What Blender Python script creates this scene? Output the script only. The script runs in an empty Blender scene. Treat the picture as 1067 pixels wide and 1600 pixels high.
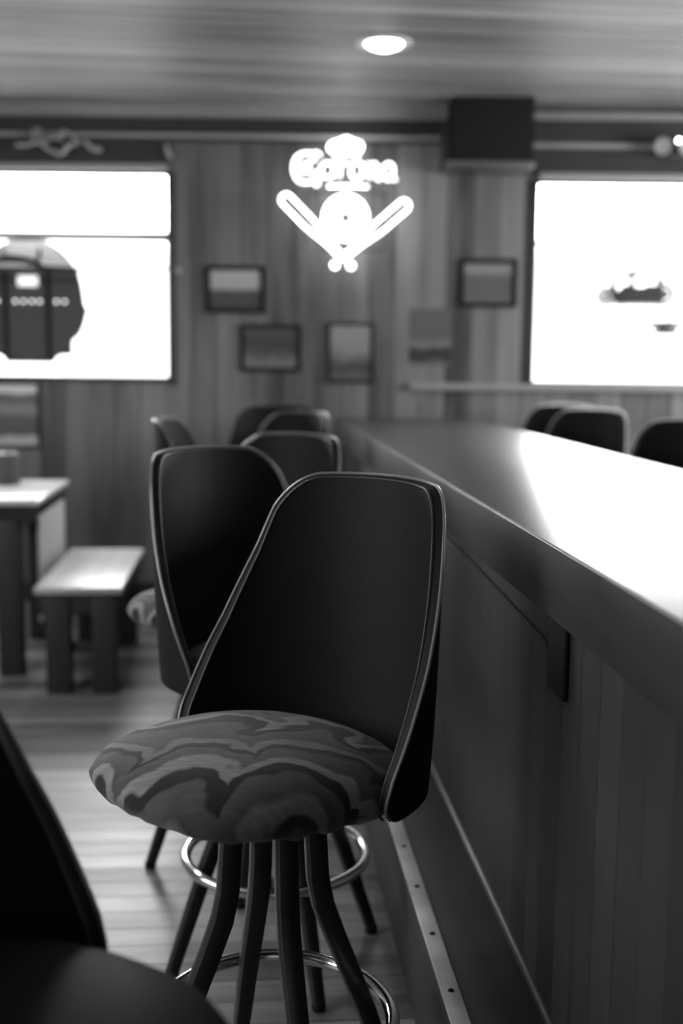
import bpy, bmesh, math, random
from math import sin, cos, pi, radians as R, sqrt, atan
from mathutils import Vector, Matrix
random.seed(7)
S = bpy.context.scene
COL = S.collection

# ------------------------------------------------------------------ camera, world, lights, exposure
F = 1750.0                       # focal length in pixels of the 1067x1600 frame
EYE = 1.38
PITCH = R(7.44); ROLL = 0.0105
WALL = 6.45                      # distance of the far wall
CEIL = 2.80
BAR_ANG = R(4.87)                # the bar runs slightly towards the left
cd = bpy.data.cameras.new('camera'); cam = bpy.data.objects.new('camera', cd); COL.objects.link(cam)
cd.sensor_fit = 'VERTICAL'; cd.sensor_height = 36.0; cd.lens = 36.0*F/1600
cam.matrix_world = Matrix.Translation((0, 0, EYE)) @ Matrix.Rotation(pi/2-PITCH, 4, 'X') @ Matrix.Rotation(ROLL, 4, 'Z')
cd.dof.use_dof = True; cd.dof.focus_distance = 1.86; cd.dof.aperture_fstop = 1.8
cd.clip_start = 0.05
S.camera = cam
S.view_settings.view_transform = 'Standard'; S.view_settings.look = 'None'
S.view_settings.gamma = 1; S.view_settings.use_curve_mapping = False
S.view_settings.exposure = 0.1
S.cycles.use_denoising = True
S.cycles.max_bounces = 8
S.cycles.caustics_reflective = False; S.cycles.caustics_refractive = False
S.cycles.sample_clamp_indirect = 6.0

w = bpy.data.worlds.new('world'); S.world = w; w.use_nodes = True
_t = w.node_tree; _bg = _t.nodes['Background']; _bg.inputs[0].default_value = (1, 1, 1, 1)
_c = _t.nodes.new('ShaderNodeTexCoord'); _s = _t.nodes.new('ShaderNodeSeparateXYZ'); _r = _t.nodes.new('ShaderNodeMapRange')
_r.interpolation_type = 'SMOOTHSTEP'                     # bright hazy ground and skyline, far brighter sky above it
_r.inputs['From Min'].default_value = .085; _r.inputs['From Max'].default_value = .145
_r.inputs['To Min'].default_value = 3.6; _r.inputs['To Max'].default_value = 24.0
_t.links.new(_c.outputs['Generated'], _s.inputs[0]); _t.links.new(_s.outputs[2], _r.inputs['Value']); _t.links.new(_r.outputs[0], _bg.inputs[1])

def area(name, loc, rot, sx, sy, power, portal=False):
    l = bpy.data.lights.new(name, 'AREA'); l.shape = 'RECTANGLE'; l.size = sx; l.size_y = sy
    l.energy = power
    if portal: l.cycles.is_portal = True
    o = bpy.data.objects.new(name, l); COL.objects.link(o); o.location = loc; o.rotation_euler = rot
    return o

def at(px, py, Y):
    """point of the photograph's pixel at world depth Y"""
    d = cam.matrix_world.to_3x3() @ Vector(((px-533.5)/F, -(py-800)/F, -1))
    k = Y/d.y
    return Vector((d.x*k, Y, EYE+d.z*k))

# window openings in the far wall
WL = dict(x0=-3.1, x1=at(262, 430, WALL).x, z0=at(250, 589, WALL).z, z1=at(250, 268, WALL).z)
WR = dict(x0=at(837, 430, WALL).x, x1=3.2, z0=at(900, 597, WALL).z, z1=at(900, 282, WALL).z)
for n, q in (('window_portal', WL), ('window_portal', WR)):
    area(n, ((q['x0']+q['x1'])/2, WALL+0.14, (q['z0']+q['z1'])/2), (-pi/2, 0, 0), q['x1']-q['x0'], q['z1']-q['z0'], 1, True)
# unseen fill lights added behind the camera and at both side walls
area('front_fill_light', (-0.6, -3.2, 1.75), (pi/2, 0, 0), 3.4, 1.2, 8)
area('side_fill_light', (-3.25, 1.2, 1.7), (0, -pi/2, 0), 1.1, 2.6, 75)
area('opposite_fill_light', (4.35, 3.6, 1.75), (0, pi/2, 0), 1.1, 2.6, 165)

# ------------------------------------------------------------------ helpers
def link(o, parent=None):
    COL.objects.link(o)
    if parent is not None: o.parent = parent
    return o
def tag(o, label=None, cat=None, group=None, kind=None):
    if label: o['label'] = label
    if cat: o['category'] = cat
    if group: o['group'] = group
    if kind: o['kind'] = kind
    return o
def empty(name, loc, rz=0, **k):
    o = bpy.data.objects.new(name, None); link(o); o.location = loc; o.rotation_euler = (0, 0, rz)
    o.empty_display_size = .1
    return tag(o, **k)
class MB:
    def __init__(s): s.bm = bmesh.new()
    def box(s, x0, x1, y0, y1, z0, z1, bev=0, M=None):
        r = bmesh.ops.create_cube(s.bm, size=1)
        vs = r['verts']
        for v in vs:
            v.co = Vector((x0+(v.co.x+.5)*(x1-x0), y0+(v.co.y+.5)*(y1-y0), z0+(v.co.z+.5)*(z1-z0)))
        if bev:
            es = list({e for v in vs for e in v.link_edges})
            r2 = bmesh.ops.bevel(s.bm, geom=es, offset=bev, segments=3, affect='EDGES', profile=.5)
            vs = list({v for f in r2['faces'] for v in f.verts} | {v for v in vs if v.is_valid})
        if M is not None: bmesh.ops.transform(s.bm, matrix=M, verts=vs)
        return s
    def tube(s, pts, r, n=10, closed=False, sq=0.0, up=None):
        """tube along pts; r a number or a list; sq>0 makes the section a rounded square"""
        pts = [Vector(p) for p in pts]; N = len(pts)
        rs = r if isinstance(r, (list, tuple)) else [r]*N
        rings = []; ref = None
        for i, p in enumerate(pts):
            a = pts[(i-1) % N] if (closed or i > 0) else p
            b = pts[(i+1) % N] if (closed or i < N-1) else p
            t = (b-a).normalized()
            if ref is None:
                ref = Vector(up) if up else (Vector((0, 0, 1)) if abs(t.z) < .9 else Vector((1, 0, 0)))
            u = (ref - t*ref.dot(t)).normalized(); v = t.cross(u); ref = u
            ring = []
            for k in range(n):
                an = 2*pi*k/n; c, q = cos(an), sin(an)
                m = 1.0
                if sq: m = 1/((abs(c)**(2+sq*6)+abs(q)**(2+sq*6))**(1/(2+sq*6)))
                ring.append(s.bm.verts.new(p + (u*c+v*q)*rs[i]*m))
            rings.append(ring)
        for i in range(N if closed else N-1):
            A, B = rings[i], rings[(i+1) % N]
            for k in range(n): s.bm.faces.new((A[k], A[(k+1) % n], B[(k+1) % n], B[k]))
        if not closed:
            s.bm.faces.new(list(reversed(rings[0]))); s.bm.faces.new(rings[-1])
        return s
    def lathe(s, prof, n=40, M=None):
        rings = []; new = []
        for (r_, z_) in prof:
            if r_ < 1e-6: ring = [s.bm.verts.new((0, 0, z_))]
            else: ring = [s.bm.verts.new((r_*cos(2*pi*k/n), r_*sin(2*pi*k/n), z_)) for k in range(n)]
            rings.append(ring); new += ring
        for A, B in zip(rings, rings[1:]):
            for k in range(n):
                a = [A[k % len(A)], A[(k+1) % len(A)], B[(k+1) % len(B)], B[k % len(B)]]
                f = []
                for v in a:
                    if v not in f: f.append(v)
                if len(f) > 2: s.bm.faces.new(f)
        if M is not None: bmesh.ops.transform(s.bm, matrix=M, verts=new)
        return s
    def prism(s, poly, y0, y1):
        """polygon of (x, z) extruded from y0 to y1"""
        a = [s.bm.verts.new((x, y0, z)) for x, z in poly]; b = [s.bm.verts.new((x, y1, z)) for x, z in poly]
        s.bm.faces.new(a); s.bm.faces.new(list(reversed(b)))
        n = len(poly)
        for k in range(n): s.bm.faces.new((a[(k+1) % n], a[k], b[k], b[(k+1) % n]))
        return s
    def build(s, name, m, parent=None, smooth=True, **k):
        bmesh.ops.recalc_face_normals(s.bm, faces=s.bm.faces)
        me = bpy.data.meshes.new(name); s.bm.to_mesh(me); s.bm.free()
        if smooth:
            for p in me.polygons: p.use_smooth = True
            try: me.set_sharp_from_angle(angle=R(38))
            except Exception: pass
        me.materials.append(m)
        o = bpy.data.objects.new(name, me); link(o, parent)
        return tag(o, **k)
def copy_tree(o, parent=None):
    c = o.copy(); link(c, parent)
    for ch in o.children: copy_tree(ch, c)
    return c
def B(x, y, z=0):
    """bar frame -> world"""
    return Vector((x*cos(BAR_ANG)-y*sin(BAR_ANG), x*sin(BAR_ANG)+y*cos(BAR_ANG), z))

# ------------------------------------------------------------------ materials (all grey, the photograph is monochrome)
def mat(name, v, rough=.5, metal=0, spec=.5, emit=0, coat=0):
    m = bpy.data.materials.new(name); m.use_nodes = True; b = m.node_tree.nodes['Principled BSDF']
    b.inputs['Base Color'].default_value = (v, v, v, 1); b.inputs['Roughness'].default_value = rough
    b.inputs['Metallic'].default_value = metal; b.inputs['Specular IOR Level'].default_value = spec
    if coat: b.inputs['Coat Weight'].default_value = coat; b.inputs['Coat Roughness'].default_value = .12
    if emit:
        b.inputs['Emission Color'].default_value = (1, 1, 1, 1); b.inputs['Emission Strength'].default_value = emit
    return m
def N(m, t, **k):
    n = m.node_tree.nodes.new(t)
    for a, b in k.items(): setattr(n, a, b)
    return n
def mathn(m, op, a, b=None, c=None):
    n = N(m, 'ShaderNodeMath', operation=op)
    for i, x in enumerate((a, b, c)):
        if x is None: continue
        if isinstance(x, (int, float)): n.inputs[i].default_value = x
        else: m.node_tree.links.new(x, n.inputs[i])
    return n.outputs[0]
def ramp(m, fac, stops, interp='LINEAR'):
    n = N(m, 'ShaderNodeValToRGB'); n.color_ramp.interpolation = interp
    el = n.color_ramp.elements
    while len(el) < len(stops): el.new(.5)
    for e, (p, v) in zip(el, stops): e.position = p; e.color = (v, v, v, 1)
    m.node_tree.links.new(fac, n.inputs[0]); return n.outputs[0]
def noise(m, vec, scale, detail=4, rough=.55, dist=0):
    n = N(m, 'ShaderNodeTexNoise'); n.inputs['Scale'].default_value = scale; n.inputs['Detail'].default_value = detail
    n.inputs['Roughness'].default_value = rough; n.inputs['Distortion'].default_value = dist
    m.node_tree.links.new(vec, n.inputs['Vector']); return n.outputs['Fac']
def mapping(m, vec, scale=(1, 1, 1), rot=(0, 0, 0), loc=(0, 0, 0)):
    n = N(m, 'ShaderNodeMapping'); n.inputs['Scale'].default_value = scale; n.inputs['Rotation'].default_value = rot
    n.inputs['Location'].default_value = loc
    m.node_tree.links.new(vec, n.inputs['Vector']); return n.outputs[0]
def wood(name, v0, v1, across, along, width, rough=.45, groove=.25, rot=0.0, coat=0, grain=1.0, gw=.03, rvar=0.0, knots=True, bump=.25, spec=.5):
    """planks: 'across' and 'along' are axis indices of the plank's width and length; width 0 = one board"""
    m = mat(name, v0, rough, spec=spec, coat=coat); L = m.node_tree.links; b = m.node_tree.nodes['Principled BSDF']
    tc = N(m, 'ShaderNodeTexCoord').outputs['Object']
    vec = mapping(m, tc, rot=(0, 0, rot))
    sep = N(m, 'ShaderNodeSeparateXYZ'); L.new(vec, sep.inputs[0]); X = [sep.outputs[i] for i in range(3)]
    sc = [14.0*grain]*3; sc[along] = .9*grain
    comb = N(m, 'ShaderNodeCombineXYZ'); cs = N(m, 'ShaderNodeCombineXYZ')
    if width:
        q = mathn(m, 'DIVIDE', X[across], width); idx = mathn(m, 'FLOOR', q)
        wn = N(m, 'ShaderNodeTexWhiteNoise', noise_dimensions='1D'); L.new(idx, wn.inputs['W']); rnd = wn.outputs['Value']
        off = mathn(m, 'MULTIPLY', rnd, 37.0)
    else: rnd = None; off = None
    for i in range(3):
        src = X[i]
        if i == along and off is not None: src = mathn(m, 'ADD', src, off)
        L.new(mathn(m, 'MULTIPLY', src, sc[i]), comb.inputs[i])
        L.new(mathn(m, 'MULTIPLY', src, 2.2 if i != along else 1.1), cs.inputs[i])
    g = noise(m, comb.outputs[0], 1.0, 6, .6, .6)
    big = noise(m, cs.outputs[0], 1.0, 3, .5)
    f = mathn(m, 'ADD', mathn(m, 'MULTIPLY', g, .6), mathn(m, 'MULTIPLY', big, .35))
    if rnd is not None: f = mathn(m, 'ADD', f, mathn(m, 'MULTIPLY', mathn(m, 'SUBTRACT', rnd, .5), .3))
    col = ramp(m, f, [(.25, v0), (.75, v1)])
    if knots:
        vo = N(m, 'ShaderNodeTexVoronoi'); vo.inputs['Scale'].default_value = 2.6
        vm = [1.0]*3; vm[along] = .45
        L.new(mapping(m, vec, scale=vm), vo.inputs['Vector'])
        kn = ramp(m, vo.outputs['Distance'], [(.03, .35), (.09, 1.0)])
        mx = N(m, 'ShaderNodeMix', data_type='RGBA', blend_type='MULTIPLY'); mx.inputs[0].default_value = .8
        L.new(col, mx.inputs[6]); L.new(kn, mx.inputs[7]); col = mx.outputs[2]
    if width:
        fr = mathn(m, 'FRACT', q); d = mathn(m, 'MINIMUM', fr, mathn(m, 'SUBTRACT', 1.0, fr))
        gr = ramp(m, d, [(gw*.5, groove), (gw, 1.0)])
        mx = N(m, 'ShaderNodeMix', data_type='RGBA', blend_type='MULTIPLY'); mx.inputs[0].default_value = 1
        L.new(col, mx.inputs[6]); L.new(gr, mx.inputs[7]); col = mx.outputs[2]
    L.new(col, b.inputs['Base Color'])
    if rvar:
        L.new(mathn(m, 'ADD', rough-rvar/2, mathn(m, 'MULTIPLY', big, rvar)), b.inputs['Roughness'])
    bp = N(m, 'ShaderNodeBump'); bp.inputs['Strength'].default_value = bump; bp.inputs['Distance'].default_value = .004
    h = g if not width else mathn(m, 'ADD', mathn(m, 'MULTIPLY', g, .4), mathn(m, 'MULTIPLY', gr, .6))
    L.new(h, bp.inputs['Height']); L.new(bp.outputs[0], b.inputs['Normal'])
    return m
def speckle(name, v0, v1, scale, rough=.6, bump=.1, **k):
    m = mat(name, v0, rough, **k); b = m.node_tree.nodes['Principled BSDF']
    tc = N(m, 'ShaderNodeTexCoord').outputs['Object']; f = noise(m, tc, scale, 5)
    m.node_tree.links.new(ramp(m, f, [(.3, v0), (.7, v1)]), b.inputs['Base Color'])
    bp = N(m, 'ShaderNodeBump'); bp.inputs['Strength'].default_value = bump; bp.inputs['Distance'].default_value = .003
    m.node_tree.links.new(f, bp.inputs['Height']); m.node_tree.links.new(bp.outputs[0], b.inputs['Normal'])
    return m

M_wall = wood('wall_boards', .05, .30, 0, 2, .145, .55, .35)
M_ceil = wood('ceiling_boards', .16, .54, 1, 0, .125, .5, .3, rot=-BAR_ANG, gw=.07)
M_floor = wood('floor_boards', .03, .34, 1, 0, .085, .38, .55, rot=-BAR_ANG, rvar=.35, gw=.05, knots=True, bump=.4)
M_bartop = wood('bar_top', .022, .05, 0, 1, 0, .30, coat=0, rvar=.04, knots=False, bump=.02)
M_fascia = wood('bar_fascia', .022, .06, 2, 1, 0, .38, knots=False, bump=.06)
M_panel = wood('bar_panel', .013, .040, 1, 2, .098, .5, .12, knots=False, gw=.022)
M_step = wood('foot_step_boards', .016, .045, 0, 1, 0, .55, knots=False)
M_darktrim = wood('dark_trim', .02, .05, 2, 0, 0, .5, knots=False)
M_header = wood('header_board', .02, .05, 2, 0, 0, .55, knots=False)
M_lighttrim = wood('light_trim', .22, .38, 2, 0, 0, .5, knots=False)
M_table = wood('table_wood', .62, .85, 0, 1, 0, .18, knots=False, bump=.08)
M_palewood = wood('pale_panel', .7, .85, 0, 2, 0, .5, knots=False)
M_bench = wood('bench_wood', .38, .65, 0, 1, 0, .34, knots=False, bump=.08)
M_benchleg = wood('bench_leg_wood', .015, .04, 0, 2, 0, .5, knots=False)
M_vinyl = speckle('black_vinyl', .009, .014, 260, .6, .25, spec=.14)
M_welt = mat('vinyl_welt', .16, .28, spec=.8)
M_weltsoft = mat('vinyl_seam', .02, .45)
M_legs = mat('black_leg_enamel', .016, .33)
M_chrome = mat('chrome', .75, .12, 1)
M_strip = speckle('metal_strip', .45, .7, 14, .45, .05, metal=.2)
M_black = mat('matte_black', .011, .8, spec=.25)
M_dark = mat('dark_plastic', .04, .5)
M_grey = mat('grey_metal', .22, .4, .6)
M_lightgrey = mat('light_plastic', .5, .45)
M_conduit = mat('conduit_paint', .34, .45)
M_white = mat('white_plastic', .75, .4)
M_paper = mat('paper', .3, .7)

def fabric():
    m = mat('marbled_fabric', .1, .85, spec=.2); L = m.node_tree.links; b = m.node_tree.nodes['Principled BSDF']
    tc = N(m, 'ShaderNodeTexCoord').outputs['Object']
    vec = mapping(m, tc, rot=(0, 0, R(-128)))
    sep = N(m, 'ShaderNodeSeparateXYZ'); L.new(vec, sep.inputs[0]); x, y, z = sep.outputs
    # zig-zag warp
    n1 = noise(m, mapping(m, vec, scale=(1, 1, .6)), 4.2, 1.5, .4)
    n2 = noise(m, mapping(m, vec, scale=(1, 1, .6), loc=(3, 1, 7)), 9.0, 2, .5)
    xs = mathn(m, 'ADD', mathn(m, 'MULTIPLY', x, 5.2), mathn(m, 'MULTIPLY', n2, 1.1))
    tri = mathn(m, 'PINGPONG', xs, .5)
    saw = mathn(m, 'POWER', mathn(m, 'MULTIPLY', tri, 2.0), 1.8)
    v = mathn(m, 'ADD', mathn(m, 'MULTIPLY', y, 4.6), mathn(m, 'MULTIPLY', saw, .30))
    v = mathn(m, 'ADD', v, mathn(m, 'MULTIPLY', n1, 1.25))
    v = mathn(m, 'ADD', v, mathn(m, 'MULTIPLY', n2, .22))
    v = mathn(m, 'ADD', v, mathn(m, 'MULTIPLY', z, 3.0))
    fr = mathn(m, 'FRACT', v)
    col = ramp(m, fr, [(0, .075), (.10, .080), (.13, .014), (.24, .016), (.27, .21), (.36, .23), (.40, .075), (.55, .09), (.60, .025), (.66, .025), (.69, .15), (.80, .16), (.86, .06), (1, .075)])
    fine = noise(m, mapping(m, vec, scale=(1, 6, 1)), 30, 3)
    mx = N(m, 'ShaderNodeMix', data_type='RGBA', blend_type='MULTIPLY'); mx.inputs[0].default_value = 1
    L.new(col, mx.inputs[6]); L.new(ramp(m, fine, [(.3, .75), (.7, 1.15)]), mx.inputs[7])
    L.new(mx.outputs[2], b.inputs['Base Color'])
    b.inputs['Sheen Weight'].default_value = .15
    bp = N(m, 'ShaderNodeBump'); bp.inputs['Strength'].default_value = .25; bp.inputs['Distance'].default_value = .002
    L.new(noise(m, tc, 350, 2), bp.inputs['Height']); L.new(bp.outputs[0], b.inputs['Normal'])
    return m
M_fabric = fabric()

# ------------------------------------------------------------------ room shell
def struct(name, mb, m, **k):
    return mb.build(name, m, None, smooth=False, kind='structure', **k)
RX0, RX1, RY0 = -3.4, 4.5, -3.4
struct('floor', MB().box(RX0-.1, RX1+.1, RY0-.1, WALL+.2, -.1, 0), M_floor)
struct('ceiling', MB().box(RX0-.1, RX1+.1, RY0-.1, WALL+.2, CEIL, CEIL+.1), M_ceil)
struct('wall_left', MB().box(RX0-.1, RX0, RY0, WALL, 0, CEIL), M_wall)
struct('wall_right', MB().box(RX1, RX1+.1, RY0, WALL, 0, CEIL), M_wall)
struct('wall_front', MB().box(RX0-.1, RX1+.1, RY0-.1, RY0, 0, CEIL), M_wall)
mb = MB(); T = .16
xs = [RX0-.1, WL['x0'], WL['x1'], WR['x0'], WR['x1'], RX1+.1]
mb.box(xs[0], xs[1], WALL, WALL+T, 0, CEIL); mb.box(xs[2], xs[3], WALL, WALL+T, 0, CEIL); mb.box(xs[4], xs[5], WALL, WALL+T, 0, CEIL)
for q in (WL, WR):
    mb.box(q['x0'], q['x1'], WALL, WALL+T, 0, q['z0']); mb.box(q['x0'], q['x1'], WALL, WALL+T, q['z1'], CEIL)
struct('wall_back', mb, M_wall)
struct('baseboard_back', MB().box(RX0, RX1, WALL-.018, WALL, 0, .11), M_darktrim)

# windows
def clear(name, tint, gloss, rough=.02):
    m = bpy.data.materials.new(name); m.use_nodes = True; t = m.node_tree; t.nodes.clear()
    o = t.nodes.new('ShaderNodeOutputMaterial'); x = t.nodes.new('ShaderNodeMixShader'); x.inputs[0].default_value = gloss
    a = t.nodes.new('ShaderNodeBsdfTransparent'); a.inputs[0].default_value = (tint, tint, tint, 1)
    g = t.nodes.new('ShaderNodeBsdfGlossy'); g.inputs[0].default_value = (1, 1, 1, 1); g.inputs['Roughness'].default_value = rough
    t.links.new(a.outputs[0], x.inputs[1]); t.links.new(g.outputs[0], x.inputs[2]); t.links.new(x.outputs[0], o.inputs[0])
    return m
M_glass = clear('window_glass', .97, .04)
M_frame = wood('window_frame_paint', .03, .06, 0, 2, 0, .45, knots=False)
M_headtrim = mat('window_head_paint', .42, .5)
def window(name, q, mull):
    g = MB().box(q['x0'], q['x1'], WALL+.10, WALL+.106, q['z0'], q['z1']).build(name, M_glass, None, False, kind='structure')
    f = MB(); t = .045
    f.box(q['x0']-t, q['x0'], WALL-.02, WALL+.12, q['z0']-t, q['z1']+.0, .004); f.box(q['x1'], q['x1']+t, WALL-.02, WALL+.12, q['z0']-t, q['z1']+.0, .004)
    f.box(q['x0'], q['x1'], WALL-.02, WALL+.12, q['z0']-.028, q['z0'], .003)
    f.build('window_frame', M_frame, g, label='dark narrow window frame')
    MB().box(q['x0'], q['x1'], WALL-.03, WALL+.12, q['z1'], q['z1']+.036, .004).build('window_head', M_headtrim, g, label='pale strip along the window top')
    for z in mull:
        MB().box(q['x0'], q['x1'], WALL+.075, WALL+.125, z-.026, z+.026, .004).build('window_rail', M_white, g, label='pale horizontal rail across the panes')
    return g
w1 = window('window_1', WL, [at(200, 367, WALL).z])
w2 = window('window_2', WR, [])
M_curt = mat('sun_bleached_rail', .8, .6)
MB().box(WR['x0'], WR['x1'], WALL+.118, WALL+.14, at(950, 378, WALL).z-.012, at(950, 378, WALL).z+.012, .002).build('window_rail', M_curt, w2)

# sill board under the right window and boards between ceiling and windows
def at2(px, py, d=0): return at(px, py, WALL-d)
z = at2(900, 606).z
struct('trim_1', MB().box(at2(640, 606).x, 3.6, WALL-.05, WALL, z-.018, z+.018, .004), M_lighttrim, label='pale sill board')
def slab(name, px0, px1, py0, py1, d, m, bev=.004):
    """board fixed to the far wall, d deep"""
    a = at(px0, (py0+py1)/2, WALL); b = at(px1, (py0+py1)/2, WALL)
    zc0 = at((max(0, px0)+min(1067, px1))/2, py0, WALL).z; zc1 = at((max(0, px0)+min(1067, px1))/2, py1, WALL).z
    return MB().box(a.x, b.x, WALL-d, WALL, zc1, zc0, bev)
BX0, BX1 = at(705, 200, WALL-.3).x, at(835, 200, WALL-.3).x; BZ = at(770, 252, WALL-.3).z
zt = at2(533, 190).z
struct('trim_2', MB().box(RX0, BX0, WALL-.09, WALL, zt, CEIL, .004), M_lighttrim)
struct('trim_3', MB().box(BX1, RX1, WALL-.09, WALL, zt+.005, CEIL-.03, .004), M_lighttrim)
struct('trim_4', MB().box(RX0, at2(268, 240).x, WALL-.05, WALL, WL['z1']+.036, zt, .002), M_header)
struct('trim_5', MB().box(at2(690, 230).x, RX1, WALL-.05, WALL, WR['z1']+.036, zt, .002), M_header)
struct('trim_6', MB().box(at2(268, 240).x, at2(690, 230).x, WALL-.05, WALL, at2(480, 224).z, zt, .002), M_header)
# the dark duct box between the windows' heads, with a ledge under it
g = empty('duct_box', ((BX0+BX1)/2, WALL, BZ), label='black square duct box under the ceiling left of the right window', cat='box')
dz = CEIL - BZ
MB().box(-(BX1-BX0)/2, (BX1-BX0)/2, -.30, 0, .0, dz-.001, .006).build('box_body', M_black, g)
MB().box(-(BX1-BX0)/2-.02, (BX1-BX0)/2+.01, -.31, 0, -.025, -.0, .003).build('box_ledge', M_grey, g, label='grey metal ledge')
MB().box(-(BX1-BX0)/2-.03, -(BX1-BX0)/2, -.26, 0, .0, dz-.12, .004).build('side_board', M_header, g)

# pale conduit running along the header boards
zr = at2(400, 217).z
c = MB().tube([(RX0, WALL-.075, zr), (BX0-.035, WALL-.075, zr)], .014, 12).build('conduit', M_conduit, None, label='thin pale conduit along the header board left of the black duct box', cat='pipe')
zr2 = at2(930, 232).z
MB().tube([(BX1+.003, WALL-.075, zr2), (RX1, WALL-.075, zr2)], .016, 12).build('conduit', M_conduit, None, label='thin pale conduit above the right window, right of the black duct box', cat='pipe')

# ------------------------------------------------------------------ bar
BARM = Matrix.Rotation(BAR_ANG, 4, 'Z')
def barobj(o): o.rotation_euler = (0, 0, BAR_ANG); return o
XT0, XT1, XP, XS = .485, 1.225, .521, .354
ZB, FH, ZS = 1.10, .118, .256
YE = 6.1
bar = empty('bar_counter', (0, 0, 0), BAR_ANG, label='long wooden bar counter with a glossy top reflecting the windows', cat='bar')
MB().box(XT0+.0032, XT1-.0032, -2.4, YE-.0032, ZB-.03, ZB, .0008).build('bar_top', M_bartop, bar, label='dark glossy lacquered top')
MB().box(XT0, XT0+.03, -2.4, YE, ZB-FH, ZB-.0006, .003).box(XT1-.03, XT1, -2.4, YE, ZB-FH, ZB-.0006, .003).box(XT0, XT1, YE-.03, YE, ZB-FH, ZB-.0006, .003).build('edge_board', M_fascia, bar)
MB().box(XP, XT1-.036, -2.35, YE-.06, 0, ZB-.03).build('bar_panel', M_panel, bar, smooth=False)
MB().tube([(XP+.001, -2.35, ZS+.004), (XP+.001, YE-.06, ZS+.004)], .011, 12).build('trim_moulding', M_fascia, bar, label='quarter round moulding catching the light')
MB().box(XS, XP, -2.35, YE-.3, 0, ZS, .004).build('foot_step', M_step, bar)
st = MB().box(XS-.004, XS+.031, -2.35, YE-.3, ZS-.003, ZS+.004, .002).build('edge_strip', M_strip, bar, label='pale metal edge strip')
for k in range(26):
    MB().lathe([(0, .0025), (.005, .002), (.0062, 0)], 12, Matrix.Translation((XS+.014, .85+.205*k, ZS+.004))).build('screw', M_black, st)
# small flat dark patch below the top, thin dark line leading to it
hk = empty('dark_plate', B(XP, 1.78, .84), BAR_ANG, label='small black plate flat on the bar panel under the overhang', cat='plate')
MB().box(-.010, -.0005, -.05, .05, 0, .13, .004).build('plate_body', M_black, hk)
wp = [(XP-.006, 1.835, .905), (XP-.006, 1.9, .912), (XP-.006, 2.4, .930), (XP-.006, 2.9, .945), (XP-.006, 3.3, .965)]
barobj(MB().tube(wp, 0.0035, 8).build('line', M_black, None, label='thin black cable running under the bar edge to a small black plate', cat='line'))
# little pull knob far along the edge
o = MB().lathe([(0, 0), (.007, 0), (.007, .012), (.013, .016), (.013, .024), (0, .028)], 20, Matrix.Rotation(-pi/2, 4, 'Y')).build('round_knob', M_chrome, None, label='small round shiny knob on the bar edge behind the stools', cat='knob')
o.location = B(XT0+.001, 3.4, ZB-.06); o.rotation_euler = (0, 0, BAR_ANG)

# ------------------------------------------------------------------ bar stool
def sup(n, c, s): return 1/((abs(c)**n+abs(s)**n)**(1/n))
def smooth(a, b, t):
    t = max(0, min(1, (t-a)/(b-a))); return t*t*(3-2*t)
SH_T = .020
def shellR(z):            # outer radius of the bucket back at height z
    t = (z-.64)/(1.2-.64)
    return .268 + .013*t - .010*(1-t)**4
def shellPhi(z):
    pts = [(.640, 93), (.70, 92), (.754, 88), (.786, 84), (.863, 75), (.91, 69), (1.04, 55), (1.175, 43)]
    for (a, pa), (b, pb) in zip(pts, pts[1:]):
        if z <= b:
            t = max(0, (z-a)/(b-a)); return R(pa+(pb-pa)*t)
    return R(pts[-1][1])
ZT, ZL = 1.173, .682
def shell_edge():
    """right-hand border of the shell as (phi, z) from bottom centre to top centre"""
    e = []
    rc = .07; rb = .04
    for k in range(0, 9):                            # bottom corner
        a = pi/2*k/8; zz = ZL+rb-rb*cos(a); e.append((shellPhi(zz)-(rb-rb*sin(a))/.26, zz))
    n = 26
    for k in range(1, n): 
        zz = ZL+rb+(ZT-rc-ZL-rb)*k/n; e.append((shellPhi(zz), zz))
    for k in range(0, 10):
        a = pi/2*k/9; zz = ZT-rc+rc*sin(a); e.append((shellPhi(zz)-(rc-rc*cos(a))/.29, zz))
    return e
def P(phi, z, r):         # back is towards -X, front +X
    crown = .010*(1-(phi/R(45))**2) if z > 1.08 and abs(phi) < R(45) else 0
    return Vector((-cos(phi)*r*1.0, sin(phi)*r, z + crown*smooth(1.08, 1.17, z)))
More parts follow.
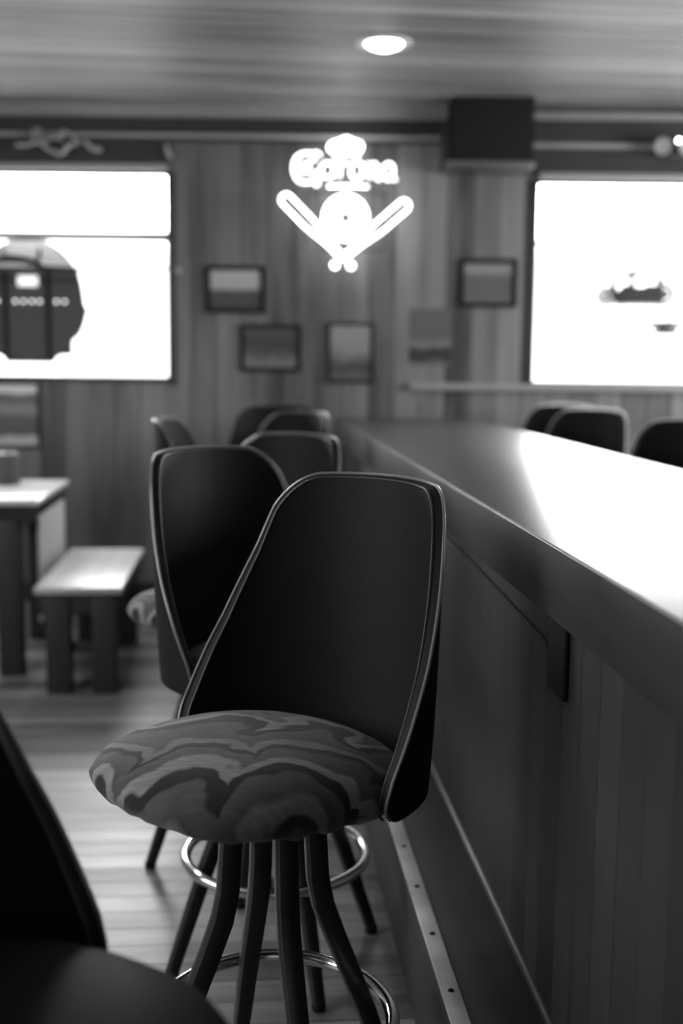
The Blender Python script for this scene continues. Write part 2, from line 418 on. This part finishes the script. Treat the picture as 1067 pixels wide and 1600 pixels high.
def build_shell(parent):
    E = shell_edge(); nu = 36
    bm = bmesh.new(); grids = []
    for off in (0.0, SH_T):
        g = []
        for (ph, z_) in E:
            row = []
            for i in range(nu+1):
                u = -1+2*i/nu; r = shellR(z_)-off
                edge = max(abs(u)-.93, 0)/.07
                row.append(bm.verts.new(P(ph*u*(1.0 if off == 0 else .985), z_ if off == 0 else ZL+.004+(z_-ZL)*(ZT-ZL-.010)/(ZT-ZL), r)))
            g.append(row)
        grids.append(g)
    o_, i_ = grids; m = len(E)
    for a in range(m-1):
        for k in range(nu):
            bm.faces.new((o_[a][k], o_[a][k+1], o_[a+1][k+1], o_[a+1][k]))
            bm.faces.new((i_[a][k], i_[a+1][k], i_[a+1][k+1], i_[a][k+1]))
        for k in (0, nu):
            bm.faces.new((o_[a][k], o_[a+1][k], i_[a+1][k], i_[a][k]))
    for a in (0, m-1):
        for k in range(nu): bm.faces.new((o_[a][k], o_[a][k+1], i_[a][k+1], i_[a][k]))
    mb = MB(); mb.bm.free(); mb.bm = bm
    back = mb.build('backrest', M_vinyl, parent)
    # welts along both rims
    def rim(off, dphi, zs, from_=3):
        pts = []
        right = [(ph+dphi, z_+zs) for ph, z_ in E[from_:]]
        top = right[-1]
        for ph, z_ in right: pts.append(P(ph, z_, shellR(z_)-off))
        K = 26
        for k in range(1, K): pts.append(P(top[0]*(1-2*k/K), top[1], shellR(ZT)-off))
        for ph, z_ in reversed(right): pts.append(P(-ph, z_, shellR(z_)-off))
        return pts
    MB().tube(rim(.001, .004, .001), .0028, 8).build('piping', M_welt, back, label='thin shiny piping')
    MB().tube(rim(SH_T-.001, -.012, -.005), .0024, 8).build('piping', M_weltsoft, back, label='dark inner seam piping')
    return back
def build_seat(parent):
    bm = bmesh.new(); n = 96
    prof = [(0, .780), (.25, .779), (.45, .776), (.62, .770), (.76, .761), (.88, .748), (.955, .734), (.99, .720), (1.0, .708),
            (.99, .695), (.96, .684), (.90, .676), (.80, .670), (.6, .668), (.3, .668), (0, .668)]
    rings = []
    for (r, z_) in prof:
        if r == 0: rings.append([bm.verts.new((0.012, 0, z_))]); continue
        ring = []
        for k in range(n):
            a = 2*pi*k/n; c, s = cos(a), sin(a)
            nn = 2.7 if c > 0 else 2.1
            q = sup(nn, c, s); ax = .283 if c > 0 else .225; ay = .236
            x, y = ax*q*c*r, ay*q*s*r
            wr = 0
            if z_ < .715 and r > .7:
                wr = .006*sin(a*17+2*sin(a*5))+.004*sin(a*31+1.3)
            zz = z_ + (wr*.6 if z_ < .715 else 0) + .020*c*r
            kx = 1+wr*1.6 if r > .7 else 1
            ring.append(bm.verts.new((x*kx+.012, y*kx, zz)))
        rings.append(ring)
    for A, Bq in zip(rings, rings[1:]):
        for k in range(n):
            f = []
            for v in (A[k % len(A)], A[(k+1) % len(A)], Bq[(k+1) % len(Bq)], Bq[k % len(Bq)]):
                if v not in f: f.append(v)
            bm.faces.new(f)
    mb = MB(); mb.bm.free(); mb.bm = bm
    return mb.build('seat_cushion', M_fabric, parent, label='seat in a marbled wavy cloth')
def make_stool(rz, loc, leg_rot, **k):
    root = empty('bar_stool', loc, rz, **k)
    build_seat(root); build_shell(root)
    MB().lathe([(0, .645), (.10, .645), (.115, .650), (.115, .668), (0, .6685)], 32).build('swivel_plate', M_legs, root)
    for q in range(4):
        a = leg_rot + q*pi/2
        pr = [(.070, .652), (.075, .58), (.080, .50), (.090, .45), (.112, .39), (.140, .32), (.168, .25), (.200, .16), (.232, .07), (.252, .012)]
        pts = [(r*cos(a), r*sin(a), z_) for r, z_ in pr]
        lg = MB().tube(pts, [.019, .019, .019, .019, .0185, .018, .0175, .0165, .015, .014], 16, sq=.35, up=(-sin(a), cos(a), 0)).build('leg', M_legs, root)
        MB().lathe([(0, 0), (.014, 0), (.016, .004), (.015, .018), (0, .02)], 16, Matrix.Translation((.2525*cos(a), .2525*sin(a), 0))).build('foot_cap', M_black, lg)
    rr = .2085
    MB().tube([(rr*cos(2*pi*i/64), rr*sin(2*pi*i/64), .252) for i in range(64)], .0125, 14, closed=True).build('foot_ring', M_chrome, root, label='chrome ring for the feet')
    return root
def facing(deg):            # 0 = facing the camera, positive = turned to the left of the picture
    return -pi/2 - R(deg)
first = make_stool(facing(45), (-.110, 1.82, 0), R(20)-facing(45),
    label='nearest whole bar stool, black bucket back and marbled wavy seat, turned left', cat='stool', group='bar stools along the left side of the bar')
GL = 'bar stools along the left side of the bar'; GR = 'bar stools on the far side of the bar'
def more(x, y, deg, label, group):
    c = copy_tree(first); c.location = (x, y, 0); c.rotation_euler = (0, 0, facing(deg)); c['label'] = label; c['group'] = group; return c
more(-.145, 2.49, -50, 'second bar stool along the bar, turned right, its black back left of the nearest stool', GL)
more(-.285, 3.04, 42, 'third bar stool, dark back rising between the backs of the two nearest stools', GL)
more(-.40, 4.05, -88, 'bar stool seen side on, bright top edge, left of the other backs', GL)
more(-.335, 4.62, 46, 'far bar stool with a lit grey back inside, beside the bar edge', GL)
more(-.34, 5.4, 5, 'farthest dark bar stool, behind the stool with the lit grey back', GL)
p = more(-.393, .98, -62, 'out of focus black stool in the lower left corner, closest to the camera', GL)
for ch in p.children:
    if ch.name.startswith('seat_cushion'):
        ch.data = ch.data.copy(); ch.data.materials[0] = M_vinyl; ch['label'] = 'plain black seat'
more(1.05, 5.9, 42, 'leftmost stool across the bar, its pale rimmed dark back overlapped by the next', GR)
more(1.06, 5.3, 45, 'middle stool across the bar with a pale rimmed dark back', GR)
more(1.22, 4.2, 40, 'stool across the bar at the right edge of the picture, dark back', GR)

M_glintwelt = mat('window_glint_welt', .6, .25, spec=.8)  # window reflection on the far stools' piping, put into a paler colour
for o in [o for o in COL.objects if o.get('group') == GR]:
    for ch in o.children:
        for g in ch.children:
            if g.name.startswith('piping'):
                if g.data.materials[0] is M_welt:
                    g.data = g.data.copy(); g.data.materials[0] = M_glintwelt; g['label'] = 'pale piping'
# ------------------------------------------------------------------ table and bench
tb = empty('wooden_table', B(-1.62, 4.90), BAR_ANG, label='table with a bright shiny top and dark legs under the left window', cat='table')
MB().box(-.72, .72, 0, .86, .765, .79, .005).build('tabletop', M_table, tb)
MB().box(-.68, .68, .04, .07, .68, .765, .003).box(-.68, .68, .79, .82, .68, .765, .003).box(.65, .68, .07, .79, .68, .765, .003).box(-.68, -.65, .07, .79, .68, .765, .003).build('apron', M_benchleg, tb)
for sx in (.53, -.63):
    for sy in (.03, .73): MB().box(sx, sx+.10, sy, sy+.10, 0, .70, .005).build('leg', M_benchleg, tb)
MB().box(.688, .704, .14, .80, .22, .70, .003).build('end_panel', M_palewood, tb, label='pale panel closing the table end')
cn = empty('canister', at(12, 752, 5.45), 0, label='dim dark canister standing on the back of the table at the left edge', cat='canister')
cn.location.z = .7905
MB().lathe([(0, 0), (.058, 0), (.062, .006), (.062, .12), (.056, .132), (0, .132)], 28).build('canister_body', mat('canister_grey', .05, .5), cn)
MB().lathe([(0, .132), (.060, .132), (.060, .150), (.02, .156), (.012, .172), (0, .174)], 28).build('lid', mat('canister_lid', .07, .4), cn)
bn = empty('wooden_bench', B(-.695, 4.62), BAR_ANG, label='low wooden bench with a worn bright seat right of the table', cat='bench')
MB().box(-.18, .18, 0, 1.0, .43, .46, .005).build('bench_seat', M_bench, bn)
MB().box(-.165, .165, .03, .06, .34, .43, .003).box(-.165, .165, .94, .97, .34, .43, .003).box(.145, .165, .06, .94, .35, .43, .003).box(-.165, -.145, .06, .94, .35, .43, .003).build('apron', M_benchleg, bn)
for sx in (-.14, .05):
    for sy in (.02, .88): MB().box(sx, sx+.10, sy, sy+.09, 0, .42, .004).build('leg', M_benchleg, bn)
MB().box(-.04, .05, .05, .075, .17, .22, .003).build('stretcher', M_benchleg, bn)
MB().box(-.04, .05, .90, .925, .17, .22, .003).build('stretcher', M_benchleg, bn)

# ------------------------------------------------------------------ pictures
def picture(name, px0, px1, py0, py1, fw, art, label, frame=M_black, tilt=0, cat='picture'):
    a = at(px0, (py0+py1)/2, WALL-.02); b = at(px1, (py0+py1)/2, WALL-.02)
    z1 = at((px0+px1)/2, py0, WALL-.02).z; z0 = at((px0+px1)/2, py1, WALL-.02).z
    wd, ht = (b.x-a.x)/2, (z1-z0)/2
    r = empty(name, ((a.x+b.x)/2, WALL-.001, (z0+z1)/2), 0, label=label, cat=cat); r.rotation_euler = (0, tilt, 0)
    if fw:
        m_ = MB(); m_.box(-wd, wd, -.022, -.001, ht-fw, ht, .003).box(-wd, wd, -.022, -.001, -ht, -ht+fw, .003).box(-wd, -wd+fw, -.022, -.001, -ht+fw, ht-fw, .003).box(wd-fw, wd, -.022, -.001, -ht+fw, ht-fw, .003)
        m_.build('picture_frame', frame, r)
    MB().box(-wd+fw*.9, wd-fw*.9, -.012 if fw else -.004, -.001, -ht+fw*.9, ht-fw*.9).build('print' if fw else 'paper_sheet', art, r, smooth=False)
    return r
def art(name, stops, scale, hgt, mixn=.5, rough=.35):
    """soft landscape-like tones: bands by height plus blotches"""
    m = mat(name, .2, rough); L = m.node_tree.links; b = m.node_tree.nodes['Principled BSDF']
    tc = N(m, 'ShaderNodeTexCoord').outputs['Object']; sep = N(m, 'ShaderNodeSeparateXYZ'); L.new(tc, sep.inputs[0])
    n_ = noise(m, tc, scale, 3)
    f = mathn(m, 'ADD', mathn(m, 'DIVIDE', mathn(m, 'ADD', sep.outputs[2], hgt/2), hgt), mathn(m, 'MULTIPLY', mathn(m, 'SUBTRACT', n_, .5), mixn))
    L.new(ramp(m, f, stops), b.inputs['Base Color']); return m
picture('framed_picture', 321, 414, 415, 489, .026, art('sea_print', [(.0, .06), (.46, .08), (.52, .42), (1, .5)], 3, .22, .08), 'dark framed picture with a pale upper half, upper left of the wall pictures')
picture('framed_picture', 375, 470, 507, 580, .022, art('dim_print', [(.1, .18), (.35, .09), (.6, .05), (1, .09)], 12, .22, .6), 'dark framed dim landscape picture, lower left of the wall pictures')
picture('framed_picture', 512, 584, 504, 598, .016, art('portrait_print', [(.0, .12), (.25, .06), (.4, .14), (.55, .26), (1, .30)], 9, .3, .5), 'upright framed picture below the neon sign')
picture('framed_picture', 718, 808, 404, 480, .026, art('grey_print', [(.0, .15), (.3, .13), (.65, .14), (.8, .30), (1, .25)], 6, .22, .2), 'black framed picture beside the right window')
picture('paper_poster', 640, 706, 482, 570, 0, art('poster_print', [(.05, .12), (.08, .03), (.28, .04), (.36, .2), (.5, .11), (1, .12)], 7, .3, .3, .5), 'unframed paper poster with a dark lower corner, below the black framed picture', cat='poster')
picture('framed_picture', -40, 62, 597, 699, .012, art('band_print', [(.0, .5), (.12, .5), (.16, .07), (.45, .08), (.6, .25), (.72, .1), (.84, .12), (.88, .7), (1, .7)], 10, .34, .12), 'framed picture with pale bands at top and bottom, below the left window')

# ------------------------------------------------------------------ neon sign
def neon(name, v, s):
    m = mat(name, .8, .3, emit=s); return m
M_neonA = neon('neon_bright', 1, 7.0); M_neonB = neon('neon_letters', 1, 4.6)
YN = WALL-.16
ns = empty('neon_sign', (at(540, 330, YN).x, YN, at(540, 330, YN).z), label='glowing neon beer sign with crown, letters, ball and crossed bats on the back wall', cat='neon sign')
PXM = at(541, 330, YN).x-at(540, 330, YN).x
def npt(px, py, dy=0): return ((px-540)*PXM, dy, -(py-330)*PXM)
def spline(pts, closed=False, sub=6):
    out = []; n = len(pts)
    for i in range(n if closed else n-1):
        p0 = pts[(i-1) % n] if (closed or i > 0) else pts[i]; p1 = pts[i]; p2 = pts[(i+1) % n]
        p3 = pts[(i+2) % n] if (closed or i < n-2) else pts[i+1]
        for k in range(sub):
            t = k/sub
            out.append(tuple(.5*((2*b)+(-a+c)*t+(2*a-5*b+4*c-d)*t*t+(-a+3*b-3*c+d)*t**3) for a, b, c, d in zip(p0, p1, p2, p3)))
    if not closed: out.append(pts[-1])
    return out
TR = .0055
def glass(name, polys, m, dy=0, sub=6, r=TR, **k):
    mb = MB()
    for pts, cl in polys:
        q = spline(pts, cl, sub); mb.tube([npt(a, b, dy) for a, b in q], r, 8, closed=cl, up=(0, 1, 0))
    return mb.build(name, m, ns, **k)
def circ(cx, cy, r, n=16): return [(cx+r*cos(2*pi*i/n), cy+r*sin(2*pi*i/n)) for i in range(n)]
glass('crown_tube', [([(516, 240), (513, 233), (518, 227), (530, 223), (540, 219), (550, 223), (562, 227), (564, 234), (560, 241)], False),
                     ([(520, 246), (540, 243), (560, 246)], False), ([(530, 238), (540, 228), (550, 238)], False), ([(516, 240), (525, 236), (540, 235), (553, 236), (560, 241)], False)], M_neonA)
glass('crown_base', [([(512, 293), (525, 292), (557, 292), (574, 293)], False)], M_neonA)
glass('baseball_tube', [(circ(540, 340, 34), True), (circ(540, 340, 11, 10), True), ([(519, 318), (526, 330), (527, 343), (520, 359)], False), ([(561, 318), (554, 330), (553, 343), (560, 359)], False), (circ(540, 340, 23), True)], M_neonA)
def bat(p, q):
    dx, dy = q[0]-p[0], q[1]-p[1]; Ln = sqrt(dx*dx+dy*dy); dx /= Ln; dy /= Ln; nx, ny = dy, -dx
    side = [(t, 8.5 if t < 45 else 8.5-5*smooth(45, 100, t)) for t in range(0, int(Ln)-8, 9)]
    up_ = [(p[0]+dx*t+nx*w_, p[1]+dy*t+ny*w_) for t, w_ in reversed(side)]
    cap = [(p[0]-dx*8.5*sin(a)+nx*8.5*cos(a), p[1]-dy*8.5*sin(a)+ny*8.5*cos(a)) for a in (pi*k/6 for k in range(1, 6))]
    lo = [(p[0]+dx*t-nx*w_, p[1]+dy*t-ny*w_) for t, w_ in side]
    return up_+cap+lo
glass('bat_tube', [(bat((447, 313), (548, 413)), False), (circ(549, 413, 4, 8), True)], M_neonA, dy=.012, label='left baseball bat outline')
glass('bat_tube', [(bat((631, 320), (525, 412)), False), (circ(524, 412, 4, 8), True)], M_neonA, dy=.024, label='right baseball bat outline')
# letters
L_ = [('C', [[(500, 248), (496, 243), (490, 243), (489, 250), (492, 256)], [(490, 246), (480, 243), (466, 247), (459, 258), (459, 273), (466, 285), (478, 288), (490, 286), (494, 292), (497, 286), (497, 275), (490, 270)], [(474, 256), (470, 266), (474, 276)], [(484, 254), (481, 266), (485, 276)]]),
      ('o', [[(508, 258), (502, 263), (502, 275), (508, 279), (519, 278), (521, 268), (518, 259), (508, 258)]]),
      ('r', [[(524, 258), (530, 260), (530, 279)], [(530, 264), (537, 257), (542, 258)]]),
      ('o', [[(553, 257), (548, 262), (548, 275), (553, 280), (563, 279), (566, 269), (563, 258), (553, 257)]]),
      ('n', [[(572, 258), (576, 261), (576, 281)], [(576, 264), (582, 258), (588, 262), (588, 280), (593, 282)]]),
      ('a', [[(613, 276), (613, 264), (608, 258), (601, 260), (598, 268), (600, 279), (607, 282), (612, 276), (615, 282), (618, 281)]])]
for n_, st_ in L_: glass('letter_tube', [(q, False) for q in st_], M_neonB, dy=-.012, sub=5, r=.0062)
# dark mounting wires and brackets of the neon sign, its transformer cord
mb = MB()
for a, b in (((478, 300), (602, 300)), ((500, 388), (600, 388)), ((540, 222), (540, 404)), ((478, 300), (478, 386)), ((602, 300), (602, 386))):
    mb.tube([npt(*a, .03), npt(*b, .03)], .004, 6)
for a in ((478, 300), (602, 300), (540, 404)): mb.tube([npt(*a, .03), npt(*a, .155)], .005, 6)
mb.build('mounting_grid', M_black, ns)

# ------------------------------------------------------------------ sign hanging inside the left window
YS = WALL+.04
sg = empty('window_sign', (at(45, 470, YS).x, YS, at(45, 470, YS).z), label='round dark sign with a row of small bulbs hanging in the left window', cat='sign')
PS = at(46, 470, YS).x-at(45, 470, YS).x
def spt(px, py): return ((px-45)*PS, -(py-470)*PS)
right = [(82, 566), (84, 560), (91, 554), (112, 553), (112, 531), (124, 521), (131, 505), (137, 482), (132, 474), (130, 455), (127, 438), (124, 428), (125, 420)]
lower = [spt(x, y) for x, y in right] + [spt(90-x, y) for x, y in reversed(right)]
M_signdark = mat('sign_back', .07, .55)
M_signlite = clear('sign_tinted_plate', .37, .05, .3)
MB().prism(lower, -.012, .012).build('sign_panel', M_signdark, sg, smooth=False)
up = [spt(45+82*cos(a), 455-82*sin(a)) for a in [R(25)+R(130)*k/30 for k in range(31)]]
MB().prism(up, -.004, .004).build('tinted_plate', M_signlite, sg, smooth=False, label='pale translucent upper plate')
mb = MB()
mb.tube([(spt(x, y)[0], -.02, spt(x, y)[1]) for x, y in ((-35, 420), (-20, 413), (0, 408), (20, 406), (40, 408), (58, 412), (72, 419), (125, 420))], [.008, .016, .02, .022, .02, .018, .010, .006], 10)
for x in (10, 77, -42): mb.tube([(spt(x, 424)[0], -.016, spt(x, 424)[1]), (spt(x, 562)[0], -.016, spt(x, 562)[1])] if x > 0 else [(spt(-30, 424)[0], -.016, spt(-30, 424)[1]), (spt(-30, 550)[0], -.016, spt(-30, 550)[1])], .012, 8)
mb.tube([(spt(-36, 437)[0], -.018, spt(-36, 437)[1]), (spt(126, 439)[0], -.018, spt(126, 439)[1])], .005, 8)
mb.build('frame_bars', M_black, sg)
MB().tube([(spt(60, 414)[0], -.014, spt(60, 414)[1]), (spt(66, 390)[0], -.014, spt(66, 390)[1])], .011, 8).build('hanger', M_black, sg)
MB().tube([(spt(14, 412)[0], -.014, spt(14, 412)[1]), (spt(6, 388)[0], -.014, spt(6, 388)[1])], .011, 8).build('hanger', M_black, sg)
a, b = spt(30, 432), spt(61, 448)
MB().box(a[0], b[0], -.03, -.012, b[1], a[1], .006).build('label_plate', mat('lit_label', .8, .4, emit=.9), sg, label='lit white plate')
M_bulb = mat('small_bulb', .5, .4, emit=2.2)
for x in (-3, -16, -29, 25, 38, 51, 63, 89, 102):
    q = spt(x, 471); MB().lathe([(0, .014), (.005, .012), (.0085, .005), (.0085, 0), (0, 0)], 14, Matrix.Translation((q[0], -.012, q[1])) @ Matrix.Rotation(pi/2, 4, 'X')).build('bulb', M_bulb, sg)
# thin wire across the left window
a = at(125, 419, WALL+.06); b = at(262, 420, WALL+.06)
MB().tube([(WL['x0'], WALL+.06, a.z), (b.x, WALL+.06, b.z)], .006, 8).build('curtain_wire', M_black, None, label='thin dark wire stretched across the left window', cat='wire')
# catch on the left window jamb
q = at(277, 422, WALL-.03)
MB().lathe([(0, .02), (.012, .018), (.018, .01), (.018, 0), (0, 0)], 16, Matrix.Rotation(pi/2, 4, 'X')).build('window_catch', M_lightgrey, None, label='pale round catch on the wall right of the left window', cat='catch').location = q+Vector((0, .028, 0))

# ------------------------------------------------------------------ silhouette ornament and shelf in the right window
YD = WALL+.06
og = empty('toy_tractor', (at(1000, 474, YD).x, YD, at(1000, 474, YD).z), label='dark toy tractor silhouetted in the right window', cat='toy')
PO = at(1001, 474, YD).x-at(1000, 474, YD).x
def opt(px, py, y=0): return ((px-1000)*PO, y, -(py-474)*PO)
body = [(962, 474), (962, 456), (972, 447), (982, 446), (992, 450), (1002, 450), (1010, 446), (1028, 447), (1034, 458), (1034, 474)]
MB().prism([(opt(x, y)[0], opt(x, y)[2]) for x, y in body], -.03, .03).build('body', M_dark, og, smooth=False)
MB().tube([opt(972, 432), opt(985, 427), opt(1000, 426), (opt(1016, 432))], .015, 8).build('roof', M_dark, og)
MB().tube([opt(985, 429), opt(987, 440), opt(984, 454)], .017, 8).build('roof_post', M_dark, og)
MB().tube([opt(1029, 434), opt(1030, 456)], .020, 8).build('exhaust_pipe', M_dark, og)
MB().tube([opt(957, 438), opt(958, 462)], .018, 8).build('front_post', M_dark, og)
def wheel(cx, r):
    m_ = MB(); m_.tube([(cx+r*cos(2*pi*i/24), 0, r+r*sin(2*pi*i/24)-.004) for i in range(24)], .014, 8, closed=True)
    wd = m_.build('wheel', M_grey, og)
    MB().lathe([(0, .012), (r*.6, .010), (r*.6, -.010), (0, -.012)], 16, Matrix.Translation((cx, 0, r-.004)) @ Matrix.Rotation(pi/2, 4, 'X')).build('wheel_hub', M_grey, wd)
wheel(opt(945, 0)[0], .044); wheel(opt(970, 0)[0], .036); wheel(opt(1036, 0)[0], .056)
MB().box(opt(935, 0)[0], opt(1050, 0)[0], -.05, .05, -.012, -.004, .002).build('base_plate', M_white, og)
# glass shelf carrying the toy, wires and bracket
sh = empty('window_shelf', (at(1000, 505, YD).x, YD, at(1000, 505, YD).z), label='thin shelf on a small cup-shaped bracket crossing the right window', cat='shelf')
xl = WR['x0']-at(1000, 505, YD).x
MB().box(xl+.03, 1.1, -.02, .02, -.018, .010).build('shelf_board', M_dark, sh)
MB().lathe([(0, -.062), (.060, -.062), (.066, -.055), (.070, -.012), (.080, -.004), (0, -.004)], 28, Matrix.Translation(((1040-1000)*PO, 0, 0))).build('cup', M_grey, sh)
for px in (945, 1045):
    MB().box((px-1000)*PO-.004, (px-1000)*PO+.004, -.006, .006, 0.010, at(1000, 474, YD).z-at(1000, 505, YD).z-.018).build('upright', M_white, sh, smooth=False)

# ------------------------------------------------------------------ ceiling light
q = at(600, 67, 5.5)
def ceil_light(x, y, label, on):
    r = empty('ceiling_light', (x, y, CEIL), 0, label=label, cat='light', group='recessed ceiling lights')
    MB().lathe([(.085, -.001), (.085, -.006), (.105, -.012), (.125, -.006), (.128, -.0005)], 40).build('trim_ring', M_white, r)
    MB().lathe([(0, -.030), (.04, -.028), (.072, -.016), (.084, -.002), (.084, -.0005), (0, -.0005)], 40).build('bulb', mat('lamp_glow', .9, .3, emit=9.0), r)
    l = bpy.data.lights.new('ceiling_lamp', 'SPOT'); l.energy = on; l.spot_size = R(150); l.spot_blend = .8; l.shadow_soft_size = .06
    o = bpy.data.objects.new('ceiling_lamp', l); link(o); o.location = (x, y, CEIL-.05)
d = cam.matrix_world.to_3x3() @ Vector(((600-533.5)/F, -(67-800)/F, -1)); k = (CEIL-EYE)/d.z
ceil_light(d.x*k, d.y*k, 'glowing round recessed light in the board ceiling', 14)

# ------------------------------------------------------------------ small things on the header board
def wallthing(px, py, d=.09): return at(px, py, WALL-d)
r = empty('string_light_tangle', wallthing(90, 220, .1), 0, label='loose bundle of pale cords wound round the conduit above the left window', cat='cord')
def wp_(pts, rad, nm, m, dd=.0):
    o0 = wallthing(90, 220, .1); mb = MB()
    q = [(at(x, y, WALL-.10-dd)-o0) for x, y in pts]
    mb.tube(spline([tuple(v) for v in q], False, 6), rad, 8).build(nm, m, r)
M_cord = mat('pale_cord', .38, .5)
wp_([(25, 226), (40, 226), (60, 222), (75, 232), (95, 240), (110, 226), (125, 220)], .011, 'cord', M_cord)
wp_([(55, 224), (52, 205), (62, 203), (66, 222), (80, 216), (100, 218)], .008, 'cord', M_cord, .02)
wp_([(92, 215), (98, 205), (110, 210), (122, 222), (105, 228), (98, 240)], .009, 'cord', M_cord, .04)
wp_([(132, 220), (142, 230), (158, 234)], .013, 'cord', M_cord, .01)
r = empty('wall_hook', wallthing(265, 240, .05), 0, label='small pale hook at the upper right corner of the left window', cat='hook')
MB().tube([(-.018, -.012, .035), (-.005, -.03, .0), (.014, -.03, -.03)], [.008, .013, .012], 10).build('hook_body', M_lightgrey, r)
MB().box(-.024, -.006, -.012, .0, .02, .05, .003).build('hook_plate', M_lightgrey, r)
r = empty('emergency_light', wallthing(1045, 234, .095), 0, label='two headed emergency light on the header above the right window', cat='light')
MB().box(-.015, .10, -.06, 0, -.045, .05, .008).build('housing', M_dark, r)
for dx, nm in ((-.055, 0), (.07, 1)):
    h = MB().lathe([(0, -.06), (.028, -.058), (.034, -.03), (.046, .02), (.046, .028), (0, .020)], 24, Matrix.Translation((dx, -.095, 0)) @ Matrix.Rotation(R(100), 4, 'X') @ Matrix.Rotation(R(-25 if dx < 0 else 10), 4, 'Y')).build('lamp_head', M_lightgrey, r)
MB().lathe([(0, .008), (.008, .006), (.010, 0), (0, 0)], 12, Matrix.Translation((.035, -.060, .038)) @ Matrix.Rotation(pi/2, 4, 'X')).build('indicator', mat('indicator_glow', .9, .3, emit=20), r, label='tiny lit indicator')

for x, y, e in ((-2.2, 4.6, 60), (2.9, 4.9, 70), (-1.7, 2.3, 30), (2.6, 2.4, 30)):  # unseen fixtures added to brighten the far wall and stool tops
    ceil_light(x, y, 'added round recessed light out of view, brightening the wall and stools', e)
